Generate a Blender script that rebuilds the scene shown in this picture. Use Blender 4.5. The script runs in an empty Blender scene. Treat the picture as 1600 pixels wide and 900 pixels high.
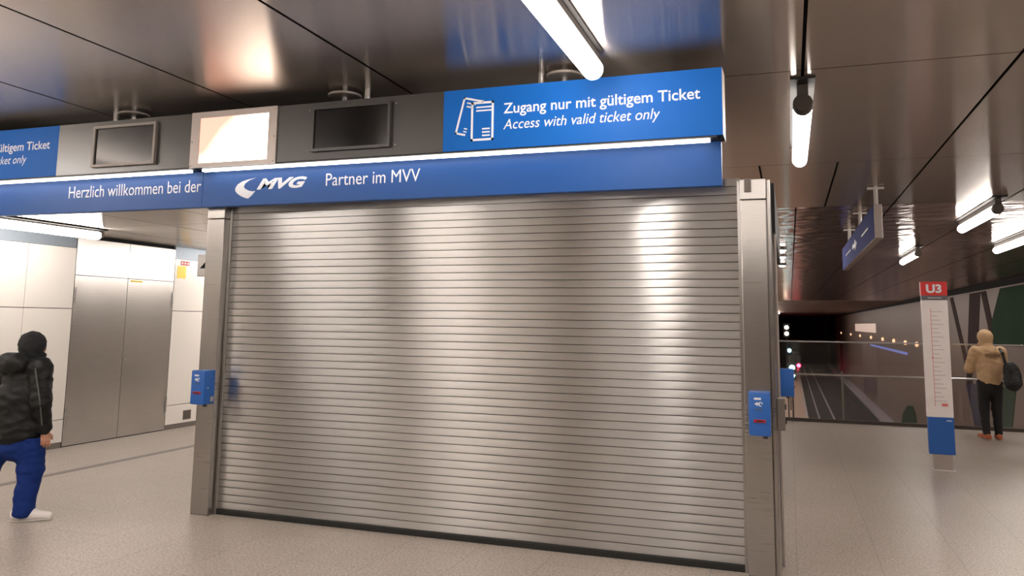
import bpy, bmesh, math, random
import numpy as np
from mathutils import Vector, Matrix, noise

C = bpy.context.scene.collection
random.seed(4)

# ------------------------------------------------------------------ camera, world, exposure
YAW, PITCH, ROLL, FPX, CY = -0.334218, 0.124225, 0.013137, 1247.23, 346.6
sc = bpy.context.scene
cam = bpy.data.objects.new('camera', bpy.data.cameras.new('camera'))
C.objects.link(cam)
_cy, _sy = math.cos(YAW), math.sin(YAW)
_f = Vector((_sy * math.cos(PITCH), _cy * math.cos(PITCH), math.sin(PITCH)))
_r = Vector((_cy, -_sy, 0))
_u = _r.cross(_f)
_r2 = math.cos(ROLL) * _r + math.sin(ROLL) * _u
_u2 = -math.sin(ROLL) * _r + math.cos(ROLL) * _u
M = Matrix((_r2, _u2, -_f)).transposed().to_4x4()
M.translation = Vector((0, 0, 1.8))
cam.matrix_world = M
cam.data.sensor_width = 36
cam.data.lens = FPX / 1600 * 36
cam.data.shift_y = -(450 - CY) / 1600
cam.data.clip_end = 500
sc.camera = cam
w = bpy.data.worlds.new('world')
w.use_nodes = True
w.node_tree.nodes['Background'].inputs[0].default_value = (1, .85, .72, 1)
w.node_tree.nodes['Background'].inputs[1].default_value = 0.03
sc.world = w
sc.view_settings.view_transform = 'Standard'
sc.view_settings.look = 'None'
sc.view_settings.gamma = 1
sc.view_settings.use_curve_mapping = False
sc.view_settings.exposure = 0.0
TUBE_POWER = 34.0
TUBE_COL = (1.0, .925, .86)

# ------------------------------------------------------------------ materials
def srgb(r, g, b):
    f = lambda c: (c / 255 / 12.92) if c / 255 <= .04045 else ((c / 255 + .055) / 1.055) ** 2.4
    return (f(r), f(g), f(b), 1)

class N:
    def __init__(s, name):
        s.m = bpy.data.materials.new(name); s.m.use_nodes = True
        s.t = s.m.node_tree; s.b = s.t.nodes['Principled BSDF']
    def n(s, kind, **kw):
        x = s.t.nodes.new('ShaderNode' + kind)
        for k, v in kw.items(): setattr(x, k, v)
        return x
    def l(s, a, b): s.t.links.new(a, b)

def mat(name, col, rough=.5, metal=0, spec=.5, emit=None, power=0, var=.06, scale=8):
    k = N(name)
    k.b.inputs['Roughness'].default_value = rough
    k.b.inputs['Metallic'].default_value = metal
    k.b.inputs['Specular IOR Level'].default_value = spec
    if emit:
        k.b.inputs['Base Color'].default_value = col
        k.b.inputs['Emission Color'].default_value = emit
        k.b.inputs['Emission Strength'].default_value = power
        return k.m
    tc = k.n('TexCoord'); no = k.n('TexNoise'); no.inputs['Scale'].default_value = scale
    no.inputs['Detail'].default_value = 4
    k.l(tc.outputs['Object'], no.inputs['Vector'])
    mx = k.n('MixRGB', blend_type='MIX')
    mx.inputs[1].default_value = tuple(c * (1 - var) for c in col[:3]) + (1,)
    mx.inputs[2].default_value = tuple(min(1, c * (1 + var)) for c in col[:3]) + (1,)
    k.l(no.outputs['Fac'], mx.inputs[0]); k.l(mx.outputs[0], k.b.inputs['Base Color'])
    return k.m

def brushed(name, col, rough, aniso=.9, stretch=(1, 40, 40), var=.12, bump=0, bscale=1.5, metal=1, wave=0):
    """brushed metal; the blur runs along U of the mesh's UV map"""
    k = N(name)
    k.b.inputs['Metallic'].default_value = metal
    k.b.inputs['Anisotropic'].default_value = aniso
    tg = k.n('Tangent', direction_type='UV_MAP'); k.l(tg.outputs[0], k.b.inputs['Tangent'])
    tc = k.n('TexCoord'); mp = k.n('Mapping'); mp.inputs['Scale'].default_value = stretch
    k.l(tc.outputs['Object'], mp.inputs[0])
    no = k.n('TexNoise'); no.inputs['Scale'].default_value = 3; no.inputs['Detail'].default_value = 6
    k.l(mp.outputs[0], no.inputs['Vector'])
    big = k.n('TexNoise'); big.inputs['Scale'].default_value = 1.3; big.inputs['Detail'].default_value = 3
    k.l(tc.outputs['Object'], big.inputs['Vector'])
    av = k.n('Math', operation='ADD'); k.l(no.outputs['Fac'], av.inputs[0]); k.l(big.outputs['Fac'], av.inputs[1])
    rp = k.n('MapRange'); rp.inputs['From Min'].default_value = .6; rp.inputs['From Max'].default_value = 1.4
    k.l(av.outputs[0], rp.inputs['Value'])
    mx = k.n('MixRGB')
    mx.inputs[1].default_value = tuple(c * (1 - var) for c in col[:3]) + (1,)
    mx.inputs[2].default_value = tuple(min(1, c * (1 + var)) for c in col[:3]) + (1,)
    k.l(rp.outputs[0], mx.inputs[0]); k.l(mx.outputs[0], k.b.inputs['Base Color'])
    rr = k.n('MapRange'); rr.inputs['To Min'].default_value = rough * .96; rr.inputs['To Max'].default_value = rough * 1.04
    k.l(rp.outputs[0], rr.inputs['Value']); k.l(rr.outputs[0], k.b.inputs['Roughness'])
    if bump:
        bn = k.n('TexNoise'); bn.inputs['Scale'].default_value = bscale; bn.inputs['Detail'].default_value = 1
        k.l(tc.outputs['Object'], bn.inputs['Vector'])
        bp = k.n('Bump'); bp.inputs['Strength'].default_value = 1; bp.inputs['Distance'].default_value = bump
        k.l(bn.outputs['Fac'], bp.inputs['Height']); k.l(bp.outputs[0], k.b.inputs['Normal'])
    return k.m

def terrazzo():
    k = N('granite_floor')
    tc = k.n('TexCoord')
    def noise_(scale, detail):
        n = k.n('TexNoise'); n.inputs['Scale'].default_value = scale; n.inputs['Detail'].default_value = detail
        k.l(tc.outputs['Object'], n.inputs['Vector']); return n
    a = noise_(55, 5); r = k.n('ValToRGB')
    r.color_ramp.elements[0].position = .36; r.color_ramp.elements[0].color = srgb(146, 137, 128)
    r.color_ramp.elements[1].position = .62; r.color_ramp.elements[1].color = srgb(190, 180, 170)
    k.l(a.outputs['Fac'], r.inputs[0])
    v = k.n('TexVoronoi'); v.inputs['Scale'].default_value = 110; k.l(tc.outputs['Object'], v.inputs['Vector'])
    sp = k.n('ValToRGB'); sp.color_ramp.interpolation = 'CONSTANT'
    e = sp.color_ramp.elements
    e[0].position = 0; e[0].color = (.80, .79, .78, 1)
    e[1].position = .16; e[1].color = (1, 1, 1, 1)
    x = e.new(.8); x.color = (1.05, 1.04, 1.03, 1)
    sx = k.n('SeparateColor'); k.l(v.outputs['Color'], sx.inputs[0]); k.l(sx.outputs[0], sp.inputs[0])
    m1 = k.n('MixRGB', blend_type='MULTIPLY'); m1.inputs[0].default_value = 1
    k.l(r.outputs[0], m1.inputs[1]); k.l(sp.outputs[0], m1.inputs[2])
    big = noise_(.9, 4); br = k.n('MapRange'); br.inputs['To Min'].default_value = .86; br.inputs['To Max'].default_value = 1.1
    k.l(big.outputs['Fac'], br.inputs['Value'])
    m2 = k.n('MixRGB', blend_type='MULTIPLY'); m2.inputs[0].default_value = 1
    k.l(m1.outputs[0], m2.inputs[1]); k.l(br.outputs[0], m2.inputs[2])
    mp = k.n('Mapping'); mp.inputs['Rotation'].default_value = (0, 0, math.pi / 2)
    k.l(tc.outputs['Object'], mp.inputs[0])
    bk = k.n('TexBrick'); bk.inputs['Scale'].default_value = 1; bk.inputs['Mortar Size'].default_value = .004
    bk.inputs['Brick Width'].default_value = 1.2; bk.inputs['Row Height'].default_value = .6
    bk.inputs['Color1'].default_value = (1, 1, 1, 1); bk.inputs['Color2'].default_value = (.95, .95, .95, 1)
    bk.inputs['Mortar'].default_value = (.66, .64, .62, 1); bk.inputs['Mortar Smooth'].default_value = .3
    k.l(mp.outputs[0], bk.inputs['Vector'])
    m3 = k.n('MixRGB', blend_type='MULTIPLY'); m3.inputs[0].default_value = 1
    k.l(m2.outputs[0], m3.inputs[1]); k.l(bk.outputs['Color'], m3.inputs[2])
    k.l(m3.outputs[0], k.b.inputs['Base Color'])
    rr = k.n('MapRange'); rr.inputs['To Min'].default_value = .28; rr.inputs['To Max'].default_value = .42
    k.l(a.outputs['Fac'], rr.inputs['Value']); k.l(rr.outputs[0], k.b.inputs['Roughness'])
    return k.m

def poster_glow():
    """back-lit poster, burnt out to white with a peach corner printed on it"""
    k = N('lit_poster')
    tc = k.n('TexCoord'); sx = k.n('SeparateXYZ'); k.l(tc.outputs['Generated'], sx.inputs[0])
    a = k.n('Math', operation='MULTIPLY_ADD'); a.inputs[1].default_value = .9; a.inputs[2].default_value = 0
    k.l(sx.outputs[0], a.inputs[0])
    b = k.n('Math', operation='MULTIPLY_ADD'); b.inputs[1].default_value = -.55
    k.l(sx.outputs[2], b.inputs[0]); k.l(a.outputs[0], b.inputs[2])
    no = k.n('TexNoise'); no.inputs['Scale'].default_value = 2.5; k.l(tc.outputs['Object'], no.inputs['Vector'])
    c = k.n('Math', operation='MULTIPLY_ADD'); c.inputs[1].default_value = .3; k.l(no.outputs['Fac'], c.inputs[0]); k.l(b.outputs[0], c.inputs[2])
    r = k.n('ValToRGB')
    r.color_ramp.elements[0].position = -.0; r.color_ramp.elements[0].color = (.24, .12, .085, 1)
    r.color_ramp.elements[1].position = .62; r.color_ramp.elements[1].color = (1, .80, .66, 1)
    k.l(c.outputs[0], r.inputs[0])
    k.b.inputs['Base Color'].default_value = (.1, .1, .1, 1)
    k.l(r.outputs[0], k.b.inputs['Emission Color']); k.b.inputs['Emission Strength'].default_value = 5.5
    return k.m

MT = {
 'ceil': brushed('brushed_ceiling_metal', (.56, .49, .44), .23, 1.0, (1, 30, 30), .05, bump=.005, bscale=.9),
 'ceilfar': brushed('worn_ceiling_metal', (.48, .37, .315), .20, .6, (1, 30, 30), .08, bump=.03, bscale=2.2),
 'soffit': brushed('brushed_soffit_metal', (.62, .57, .53), .22, 1.0, (1, 30, 30), .06, bump=.004, bscale=.9),
 'steel': brushed('brushed_steel', (.40, .38, .36), .28, .95, (1, 1, 60), .07),
 'doorsteel': brushed('door_steel', (.56, .535, .51), .36, .8, (60, 1, 60), .10, bump=.004, bscale=1.2),
 'shutter': brushed('shutter_aluminium', (.475, .465, .456), .32, 1.0, (1, 1, 60), .10),
 'white': mat('white_enamel_panel', srgb(226, 221, 214), .3, var=.02, scale=1.5),
 'whitemetal': mat('white_painted_metal', srgb(205, 200, 195), .4),
 'greyblue': mat('blue_grey_metal', srgb(130, 140, 150), .45, .3),
 'black': mat('black_rubber', srgb(22, 23, 22), .55),
 'gap': mat('dark_gap', srgb(14, 13, 13), .9),
 'darkgrey': mat('dark_grey_panel', srgb(44, 42, 38), .36),
 'leftgrey': mat('grey_panel', srgb(58, 57, 54), .28),
 'framegrey': mat('silver_frame', srgb(168, 158, 152), .4, .2),
 'housing': mat('lamp_housing', srgb(70, 62, 56), .45, .4),
 'tray': mat('lamp_tray', srgb(34, 31, 29), .7, spec=.2),
 'hangblue': mat('hanging_sign_blue', srgb(44, 56, 122), .8, spec=.15),
 'bluesign': mat('sign_blue', srgb(6, 88, 168), .55, spec=.2, var=.03),
 'bluefascia': mat('fascia_blue', srgb(12, 72, 140), .45, spec=.35, var=.03),
 'bluebox': mat('validator_blue', srgb(34, 92, 170), .4, var=.03),
 'letter': mat('white_lettering', srgb(214, 216, 222), .5, var=.01),
 'screen': mat('black_screen', srgb(8, 8, 8), .12),
 'tube': mat('tube_light', (1, 1, 1, 1), .4, emit=TUBE_COL + (1,), power=TUBE_POWER),
 'strip': mat('strip_light', (1, 1, 1, 1), .4, emit=(1, .95, .91, 1), power=6),
 'poster': poster_glow(),
 'floor': terrazzo(),
 'strip_dark': mat('dark_stone', srgb(112, 102, 96), .4, var=.12, scale=40),
 'red': mat('sign_red', srgb(205, 44, 42), .4),
 'redslot': mat('slot_red', srgb(150, 22, 44), .4),
 'route': mat('route_board_white', srgb(232, 224, 222), .4),
 'routered': mat('route_line_red', srgb(216, 120, 120), .5),
 'routegrey': mat('route_line_grey', srgb(170, 160, 162), .5),
 'stripgrey': mat('header_grey', srgb(92, 92, 100), .5),
 'yellow': mat('yellow_sticker', srgb(246, 214, 74), .5),
 'redsticker': mat('red_sticker', srgb(186, 52, 48), .5),
 'vent': mat('vent_grey', srgb(128, 120, 114), .5, .3),
 'concrete': mat('hall_concrete', srgb(132, 112, 100), .7, var=.15, scale=.25),
 'hallwall': mat('hall_wall_enamel', srgb(126, 107, 97), .5, var=.12, scale=.2),
 'platform': mat('platform_stone', srgb(212, 176, 150), .5, var=.1, scale=2),
 'track': mat('track_ballast', srgb(66, 58, 54), .9, var=.3, scale=3),
 'rail': mat('rail_steel', srgb(215, 205, 212), .5, .5),
 'darkhall': mat('tunnel_dark', srgb(100, 74, 60), .8),
 'mgreen': mat('mural_green', srgb(34, 62, 40), .7, spec=.08, var=.3, scale=.6),
 'mdark': mat('mural_dark', srgb(62, 46, 44), .7, spec=.08, var=.15, scale=.6),
 'mblue': mat('mural_blue', srgb(66, 62, 80), .7, spec=.08, var=.2, scale=.6),
 'mgrey': mat('mural_grey', srgb(128, 108, 98), .4),
 'amber': mat('amber_reflection_glow', (1, .6, .3, 1), .4, emit=(1, .58, .34, 1), power=1.2),  # amber, blue and pale glows imitate reflections in the balustrade glass
 'blueglow': mat('blue_reflection_glow', (.2, .3, 1, 1), .4, emit=(.40, .42, 1, 1), power=.25),
 'paleglow': mat('pale_reflection_glow', (1, .8, .7, 1), .4, emit=(1, .72, .6, 1), power=.32),
 'redlamp': mat('red_lamp', (1, .1, .1, 1), .4, emit=(1, .05, .12, 1), power=16),
 'whitelamp': mat('white_lamp', (1, 1, 1, 1), .4, emit=(1, .95, .95, 1), power=14),
 'warmlamp': mat('warm_lamp', (1, .9, .8, 1), .4, emit=(1, .80, .60, 1), power=10),
 'cyanlamp': mat('signal_cyan', (.6, 1, 1, 1), .4, emit=(.55, .95, 1, 1), power=12),
 'train': mat('train_paint', srgb(40, 44, 60), .4),
 'jacketblack': mat('black_nylon', srgb(11, 12, 12), .6, spec=.35, var=.3, scale=10),
 'stripe': mat('reflective_piping', srgb(74, 78, 74), .5),
 'knit': mat('black_knit', srgb(26, 27, 29), .85, var=.3, scale=60),
 'jeans': mat('blue_denim', srgb(20, 44, 106), .85, spec=.2, var=.25, scale=22),
 'skin': mat('skin', srgb(190, 138, 112), .5),
 'shoe': mat('white_shoe', srgb(222, 216, 214), .5),
 'sole': mat('shoe_sole', srgb(190, 184, 180), .6),
 'tan': mat('tan_jacket', srgb(190, 158, 120), .75, var=.12, scale=9),
 'tandark': mat('tan_print', srgb(140, 108, 80), .75),
 'blacktr': mat('black_trousers', srgb(24, 22, 24), .8, var=.2, scale=12),
 'orange': mat('orange_shoe', srgb(176, 96, 62), .6),
 'hair': mat('dark_hair', srgb(24, 20, 19), .6),
 'pack': mat('black_pack', srgb(20, 20, 24), .6, var=.3, scale=14),
 'chrome': mat('chrome', srgb(190, 188, 186), .25, .9),
}

def glass():
    k = N('balustrade_glass')
    k.b.inputs['Base Color'].default_value = (.93, .95, .95, 1)
    k.b.inputs['Roughness'].default_value = .02
    k.b.inputs['IOR'].default_value = 1.45
    k.b.inputs['Transmission Weight'].default_value = 1
    return k.m
MT['glass'] = glass()

# ------------------------------------------------------------------ mesh helpers
class MB:
    def __init__(s): s.v = []; s.f = []; s.mi = []
    def add(s, verts, faces, mi=0):
        o = len(s.v); s.v += [tuple(map(float, p)) for p in verts]
        s.f += [tuple(i + o for i in f) for f in faces]; s.mi += [mi] * len(faces); return s
    def box(s, x0, x1, y0, y1, z0, z1, mi=0, bev=0):
        if bev:
            bm = bmesh.new(); bmesh.ops.create_cube(bm, size=1)
            for v in bm.verts:
                v.co = Vector(((x0 + x1) / 2 + v.co.x * (x1 - x0), (y0 + y1) / 2 + v.co.y * (y1 - y0), (z0 + z1) / 2 + v.co.z * (z1 - z0)))
            bmesh.ops.bevel(bm, geom=bm.edges[:], offset=bev, segments=2, affect='EDGES', profile=.6)
            bm.verts.index_update()
            s.add([v.co[:] for v in bm.verts], [[v.index for v in f.verts] for f in bm.faces], mi); bm.free(); return s
        return s.add([(x0, y0, z0), (x1, y0, z0), (x1, y1, z0), (x0, y1, z0), (x0, y0, z1), (x1, y0, z1), (x1, y1, z1), (x0, y1, z1)],
                     [(0, 3, 2, 1), (4, 5, 6, 7), (0, 1, 5, 4), (1, 2, 6, 5), (2, 3, 7, 6), (3, 0, 4, 7)], mi)
    def rev(s, a, b, prof, n=24, mi=0):
        """lathe about axis a->b; prof = [(t along axis in metres, radius)]"""
        a, b = Vector(a), Vector(b); ax = (b - a).normalized()
        u = ax.orthogonal().normalized(); w_ = ax.cross(u)
        V = []; F = []
        for t, r in prof:
            for k in range(n):
                an = 2 * math.pi * k / n
                V.append(a + ax * t + (u * math.cos(an) + w_ * math.sin(an)) * max(r, 1e-5))
        for i in range(len(prof) - 1):
            for k in range(n):
                F.append((i * n + k, i * n + (k + 1) % n, (i + 1) * n + (k + 1) % n, (i + 1) * n + k))
        F.append(tuple(range(n))[::-1]); F.append(tuple((len(prof) - 1) * n + k for k in range(n)))
        return s.add(V, F, mi)
    def cyl(s, a, b, r, n=24, mi=0):
        return s.rev(a, b, [(0, r), ((Vector(b) - Vector(a)).length, r)], n, mi)
    def prism(s, poly, fn, d0, d1, mi=0):
        """poly of 2-d points, fn(p, q, depth) -> xyz"""
        n = len(poly)
        V = [fn(p, q, d0) for p, q in poly] + [fn(p, q, d1) for p, q in poly]
        F = [tuple(range(n)), tuple(range(2 * n - 1, n - 1, -1))] + [(i, i + n, (i + 1) % n + n, (i + 1) % n) for i in range(n)]
        return s.add(V, F, mi)
    def build(s, name, mats, parent=None, tdir=None, smooth=False, origin=None):
        v = np.array(s.v)
        off = np.array(parent['_o'][:]) if parent is not None else None
        if parent is None:
            if origin is None:
                lo, hi = v.min(0), v.max(0); origin = ((lo[0] + hi[0]) / 2, (lo[1] + hi[1]) / 2, lo[2])
            off = np.array(origin)
        me = bpy.data.meshes.new(name)
        me.from_pydata((v - off).tolist(), [], s.f)
        if not isinstance(mats, (list, tuple)): mats = [mats]
        for m in mats: me.materials.append(MT[m])
        me.polygons.foreach_set('material_index', s.mi)
        bm = bmesh.new(); bm.from_mesh(me); bmesh.ops.recalc_face_normals(bm, faces=bm.faces[:]); bm.to_mesh(me); bm.free()
        if tdir is not None:
            uv = me.uv_layers.new(name='UVMap'); i, j = {'X': (0, 2), 'Y': (1, 0), 'Z': (2, 0)}[tdir]
            co = np.empty(len(me.vertices) * 3); me.vertices.foreach_get('co', co); co = co.reshape(-1, 3)
            li = np.empty(len(me.loops), dtype=np.int32); me.loops.foreach_get('vertex_index', li)
            c = co[li]; third = ({0, 1, 2} - {i, j}).pop()
            uvs = np.stack([c[:, i], c[:, j] + .731 * c[:, third]], 1)
            for pl in me.polygons:                      # faces square to the blur direction take the next axis
                if abs(pl.normal[i]) > .9:
                    q = slice(pl.loop_start, pl.loop_start + pl.loop_total)
                    uvs[q] = np.stack([c[q, j], c[q, third]], 1)
            uv.data.foreach_set('uv', uvs.ravel())
        if smooth:
            me.polygons.foreach_set('use_smooth', [True] * len(me.polygons))
            if smooth is not True:
                me.set_sharp_from_angle(angle=smooth)
        o = bpy.data.objects.new(name, me); C.objects.link(o)
        if parent is not None:
            o.parent = parent
            o['_o'] = [float(c) for c in off]
        else:
            o.location = off; o['_o'] = [float(c) for c in off]
        return o

def tag(o, label=None, cat=None, group=None, kind=None):
    if label: o['label'] = label
    if cat: o['category'] = cat
    if group: o['group'] = group
    if kind: o['kind'] = kind
    return o
def thing(name, loc, label, cat, group=None):
    o = bpy.data.objects.new(name, None); C.objects.link(o); o.location = loc; o['_o'] = [float(c) for c in loc]
    o.empty_display_size = .1
    return tag(o, label, cat, group)
def struct(o): o['kind'] = 'structure'; return o
def copy_tree(o, loc, label=None):
    r = o.copy(); C.objects.link(r); r.location = loc
    if label: r['label'] = label
    for ch in list(o.children):
        c = ch.copy(); C.objects.link(c); c.parent = r
        for g in ch.children:
            d = g.copy(); C.objects.link(d); d.parent = c
    return r

_fontcache = {}
def text_mesh(s, bold=0, shear=0):
    key = (s, bold, shear)
    if key in _fontcache: return _fontcache[key]
    cu = bpy.data.curves.new('t', 'FONT'); cu.body = s; cu.size = 1; cu.offset = bold; cu.shear = shear; cu.resolution_u = 4
    o = bpy.data.objects.new('t', cu); C.objects.link(o)
    bpy.context.view_layer.update()
    me = bpy.data.meshes.new_from_object(o.evaluated_get(bpy.context.evaluated_depsgraph_get()))
    v = np.array([p.co[:] for p in me.vertices]); f = [tuple(p.vertices) for p in me.polygons]
    bpy.data.objects.remove(o); bpy.data.curves.remove(cu); bpy.data.meshes.remove(me)
    _fontcache[key] = (v, f); return v, f
def lettering(s, x0, x1, zb, cap, y, parent, matn='letter', bold=0, shear=0, name='lettering', fn=None):
    v, f = text_mesh(s, bold, shear); h, _ = text_mesh('H', bold, 0)
    sx = (x1 - x0) / (v[:, 0].max() - v[:, 0].min()); sz = cap / (h[:, 1].max() - max(0, h[:, 1].min()))
    fn = fn or (lambda a, b: (a, y, b))
    V = [fn(x0 + (p[0] - v[:, 0].min()) * sx, zb + p[1] * sz) for p in v]
    par = list(range(len(v)))                       # one part per word
    def find(i):
        while par[i] != i: par[i] = par[par[i]]; i = par[i]
        return i
    for q in f:
        for i in q[1:]: par[find(i)] = find(q[0])
    ext = {}
    for i in range(len(v)):
        r = find(i); a, b = ext.get(r, (9e9, -9e9)); ext[r] = (min(a, v[i, 0]), max(b, v[i, 0]))
    words, right = {}, -9e9; n = -1
    for r, (a, b) in sorted(ext.items(), key=lambda t: t[1]):
        if a - right > .17: n += 1
        words[r] = n; right = max(right, b)
    for k in range(n + 1):
        fk = [q for q in f if words[find(q[0])] == k]; ids = sorted({i for q in fk for i in q}); mp = {i: j for j, i in enumerate(ids)}
        m = MB(); m.add([V[i] for i in ids], [tuple(mp[i] for i in q) for q in fk]); m.build(name, matn, parent)

# ------------------------------------------------------------------ setting
ZC = 3.85
RW = 8.67           # right wall
m = MB(); m.box(-9.52, RW, -8, 16.6, -.3, 0); struct(m.build('floor', 'floor', origin=(0, 0, 0)))
m = MB(); m.box(-8.06, -7.94, -8, 16.5, 0, .0015); struct(m.build('trim_1', 'strip_dark'))

# main ceiling: metal panels with dark joints
xs = [-9.52, -8.22, -6.56, -4.92, -3.20, -1.50, .155, 1.70, 3.34, 5.0, 6.66, RW]
ys = [-8, -5.4, -1.4, 2.6, 6.68, 10.70, 14.72, 18.74, 22.8, 26.8, 30.8, 34.8, 38.8, 42.8, 46.8, 50.8, 54.8, 58.8, 62.8, 66.8, 70.8]
gx, gy = .013, .007
m, m_far = MB(), MB()
for j in range(len(ys) - 1):
    row = xs if j != 5 else xs[:6] + [-.32, .63] + xs[7:]
    for i in range(len(row) - 1):
            (m if j < 6 else m_far).box(row[i] + gx, row[i + 1] - gx, ys[j] + gy, ys[j + 1] - gy, ZC, ZC + .03, 0)
m.box(-9.52, RW, -8, 70.8, ZC + .06, ZC + .12, 1)
struct(m.build('ceiling', ['ceil', 'gap'], tdir='Y', origin=(0, 0, ZC)))
struct(m_far.build('ceiling_far', 'ceilfar', tdir='Y', origin=(0, 0, ZC)))
m = MB(); m.box(-9.52, RW, 70.8, 200, ZC - .05, ZC + .12); struct(m.build('ceiling_hall', 'concrete'))

# left wall: enamel panels, base strip, blue-grey top strip
def panels(m, y0, y1):
    n = max(1, round((y1 - y0) / .755)); d = (y1 - y0) / n
    for k in range(n):
        a, b = y0 + k * d + .004, y0 + (k + 1) * d - .004
        for z0, z1 in ((.075, .375), (.385, 1.895), (1.905, 2.75)):
            m.box(-9.56, -9.52, a, b, z0, z1, 0)
m = MB()
panels(m, -.5, 8.64); panels(m, 10.575, 16.6); panels(m, -8, -6.2)
m.box(-9.7, -9.56, -8, 16.6, 0, ZC, 1)
for a, b in ((-.5, 8.64), (10.575, 16.6), (-8, -6.2)):
    m.box(-9.56, -9.535, a, b, 0, .07, 2); m.box(-9.56, -9.53, a, b, 2.757, 2.95, 3)
m.box(-9.56, -9.53, -8, 6.4, 2.95, ZC, 0)
struct(m.build('wall_left', ['white', 'gap', 'vent', 'greyblue'], origin=(-9.52, 0, 0)))

def leaf(nm, y0, y1, hy):
    m = MB(); m.box(-9.56, -9.522, y0 + .004, y1 - .004, .012, 2.368)
    d = m.build(nm, 'doorsteel', tdir='Y'); struct(d)
    m = MB()
    for z in (.40, 2.08):
        m.cyl((-9.512, hy, z - .12), (-9.512, hy, z + .12), .014, 12)
    m.build('hinge', 'chrome', d)
    return d
d1 = leaf('door_1', 8.645, 9.608, 8.66)
d2 = leaf('door_2', 9.608, 10.57, 10.555)
m = MB(); m.cyl((-9.522, 9.66, 1.15), (-9.515, 9.66, 1.15), .022, 16); m.build('lock', 'chrome', d2)
m = MB()
m.box(-9.56, -9.522, 8.649, 9.604, 2.378, 2.90); m.box(-9.56, -9.522, 9.612, 10.566, 2.378, 2.90)
struct(m.build('trim_2', 'doorsteel', tdir='Y'))
# unseen dark cladding on the left wall, put in to darken the shutter's reflection
m = MB()
for k in range(6): m.box(-9.56, -9.522, -6.2 + .95 * k + .004, -6.2 + .95 * (k + 1) - .004, .01, 2.95)
struct(m.build('wall_cladding', 'darkgrey'))
# wall behind the viewer: enamel panels between dark piers
m = MB()
for x0, x1, k in ((-9.52, -5.9, 0), (-5.9, -5.3, 1), (-5.3, -4.25, 0), (-4.25, -1.0, 2), (-1.0, .4, 0), (.4, RW, 2)):
    m.box(x0, x1, -8.1, -8, 0, ZC, k)
struct(m.build('wall_back', ['white', 'darkgrey', 'vent']))
m = MB(); m.box(RW, RW + .2, -8, 200, -7.95, ZC - .28, 0); m.box(RW + .02, RW + .2, -8, 200, ZC - .28, ZC, 1)
struct(m.build('wall_right', ['hallwall', 'gap']))
m = MB(); m.box(-9.6, -2.2, 16.6, 16.75, 0, 3.9); struct(m.build('wall_front', 'white'))

# lowered metal soffit behind the gate on the left
m = MB()
sx_ = [-9.52, -8.64, -7.4, -6.2, -5.0]; sy_ = [6.36, 8.0, 9.64, 11.3, 12.9, 14.6, 16.6]
for i in range(4):
    for j in range(6):
        m.box(sx_[i] + .006, sx_[i + 1] - .006, sy_[j] + .004, sy_[j + 1] - .004, 2.95, 2.975, 0)
m.box(-9.52, -5.0, 6.36, 16.6, 2.985, 3.03, 1)
struct(m.build('ceiling_soffit', ['soffit', 'gap'], tdir='Y', origin=(-7, 11, 2.95)))

# enclosure behind the shutter: steel side panel with black capping
m = MB()
m.box(-.17, -.125, 6.56, 10.05, 0, 2.52, 0); m.box(-5.1, -.17, 10.0, 10.05, 0, 2.72, 0)
struct(m.build('wall_enclosure', 'steel', tdir='X'))
m = MB(); m.box(-.2, -.088, 6.56, 10.08, 2.52, 2.915, 0); m.box(-5.05, -.2, 6.56, 10.08, 2.86, 2.915, 0)
struct(m.build('ceiling_enclosure', 'black'))

# ------------------------------------------------------------------ roller shutter
sh = thing('roller_shutter', (-2.73, 6.35, 0), 'closed silver roller shutter of horizontal slats between two steel posts', 'shutter')
m = MB(); X0, X1 = -5.077, -.336; z = .05; pitch = .0655
while z < 2.90:
    prof = [(0, .010), (.0, .003)] ; n = 6
    pr = [(z + .0012, 6.358), (z + .002, 6.3510)]
    for k in range(n + 1):
        t = k / n; pr.append((z + .003 + t * (pitch - .0065), 6.3508 - .0004 * math.sin(math.pi * t)))
    pr += [(z + pitch - .0022, 6.358)]
    V = [(X0, y, zz) for zz, y in pr] + [(X1, y, zz) for zz, y in pr]
    q = len(pr)
    m.add(V, [(i, i + 1, i + 1 + q, i + q) for i in range(q - 1)], 0)
    z += pitch
m.build('slat_curtain', 'shutter', sh, tdir='Z', smooth=math.radians(40))
m = MB(); m.box(X0, X1, 6.362, 6.385, .0, 2.93); m.build('backing', 'gap', sh)
m = MB(); m.box(X0, X1, 6.335, 6.385, .0, .05, bev=.006); m.build('bottom_seal', 'black', sh)
for a in (-5.077, -.36):
    m = MB(); m.box(a, a + .024, 6.33, 6.349, 0, 2.9); m.build('guide_rail', 'steel', sh, tdir='X')

# ------------------------------------------------------------------ posts
def post(x0, x1, label):
    t = thing('steel_post', ((x0 + x1) / 2, 6.35, 0), label, 'post', 'brushed steel posts of the gate')
    m = MB(); m.box(x0, x1, 6.25, 6.55, .01, 2.74, bev=.008); m.build('shaft', 'steel', t, tdir='X')
    m = MB(); m.box(x0 - .0, x1 + .0, 6.252, 6.55, 2.745, 2.90, bev=.004); m.build('cap', 'steel', t, tdir='X')
    m = MB(); m.box(x0 + .002, x1 - .002, 6.252, 6.548, 0, .012); m.build('base_joint', 'vent', t)
    return t
post(-5.275, -5.080, 'left brushed steel post beside the open passage with white panels')
pr_ = post(-.333, -.145, 'right brushed steel post at the open hall end of the shutter')
m = MB(); m.box(-.145, -.112, 6.285, 6.545, 0, 2.9, bev=.008); m.build('flange', 'steel', pr_, tdir='X')
m = MB(); m.box(-.30, -.25, 6.24, 6.25, 2.80, 2.905); m.build('bracket', 'steel', pr_, tdir='Z')

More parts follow.
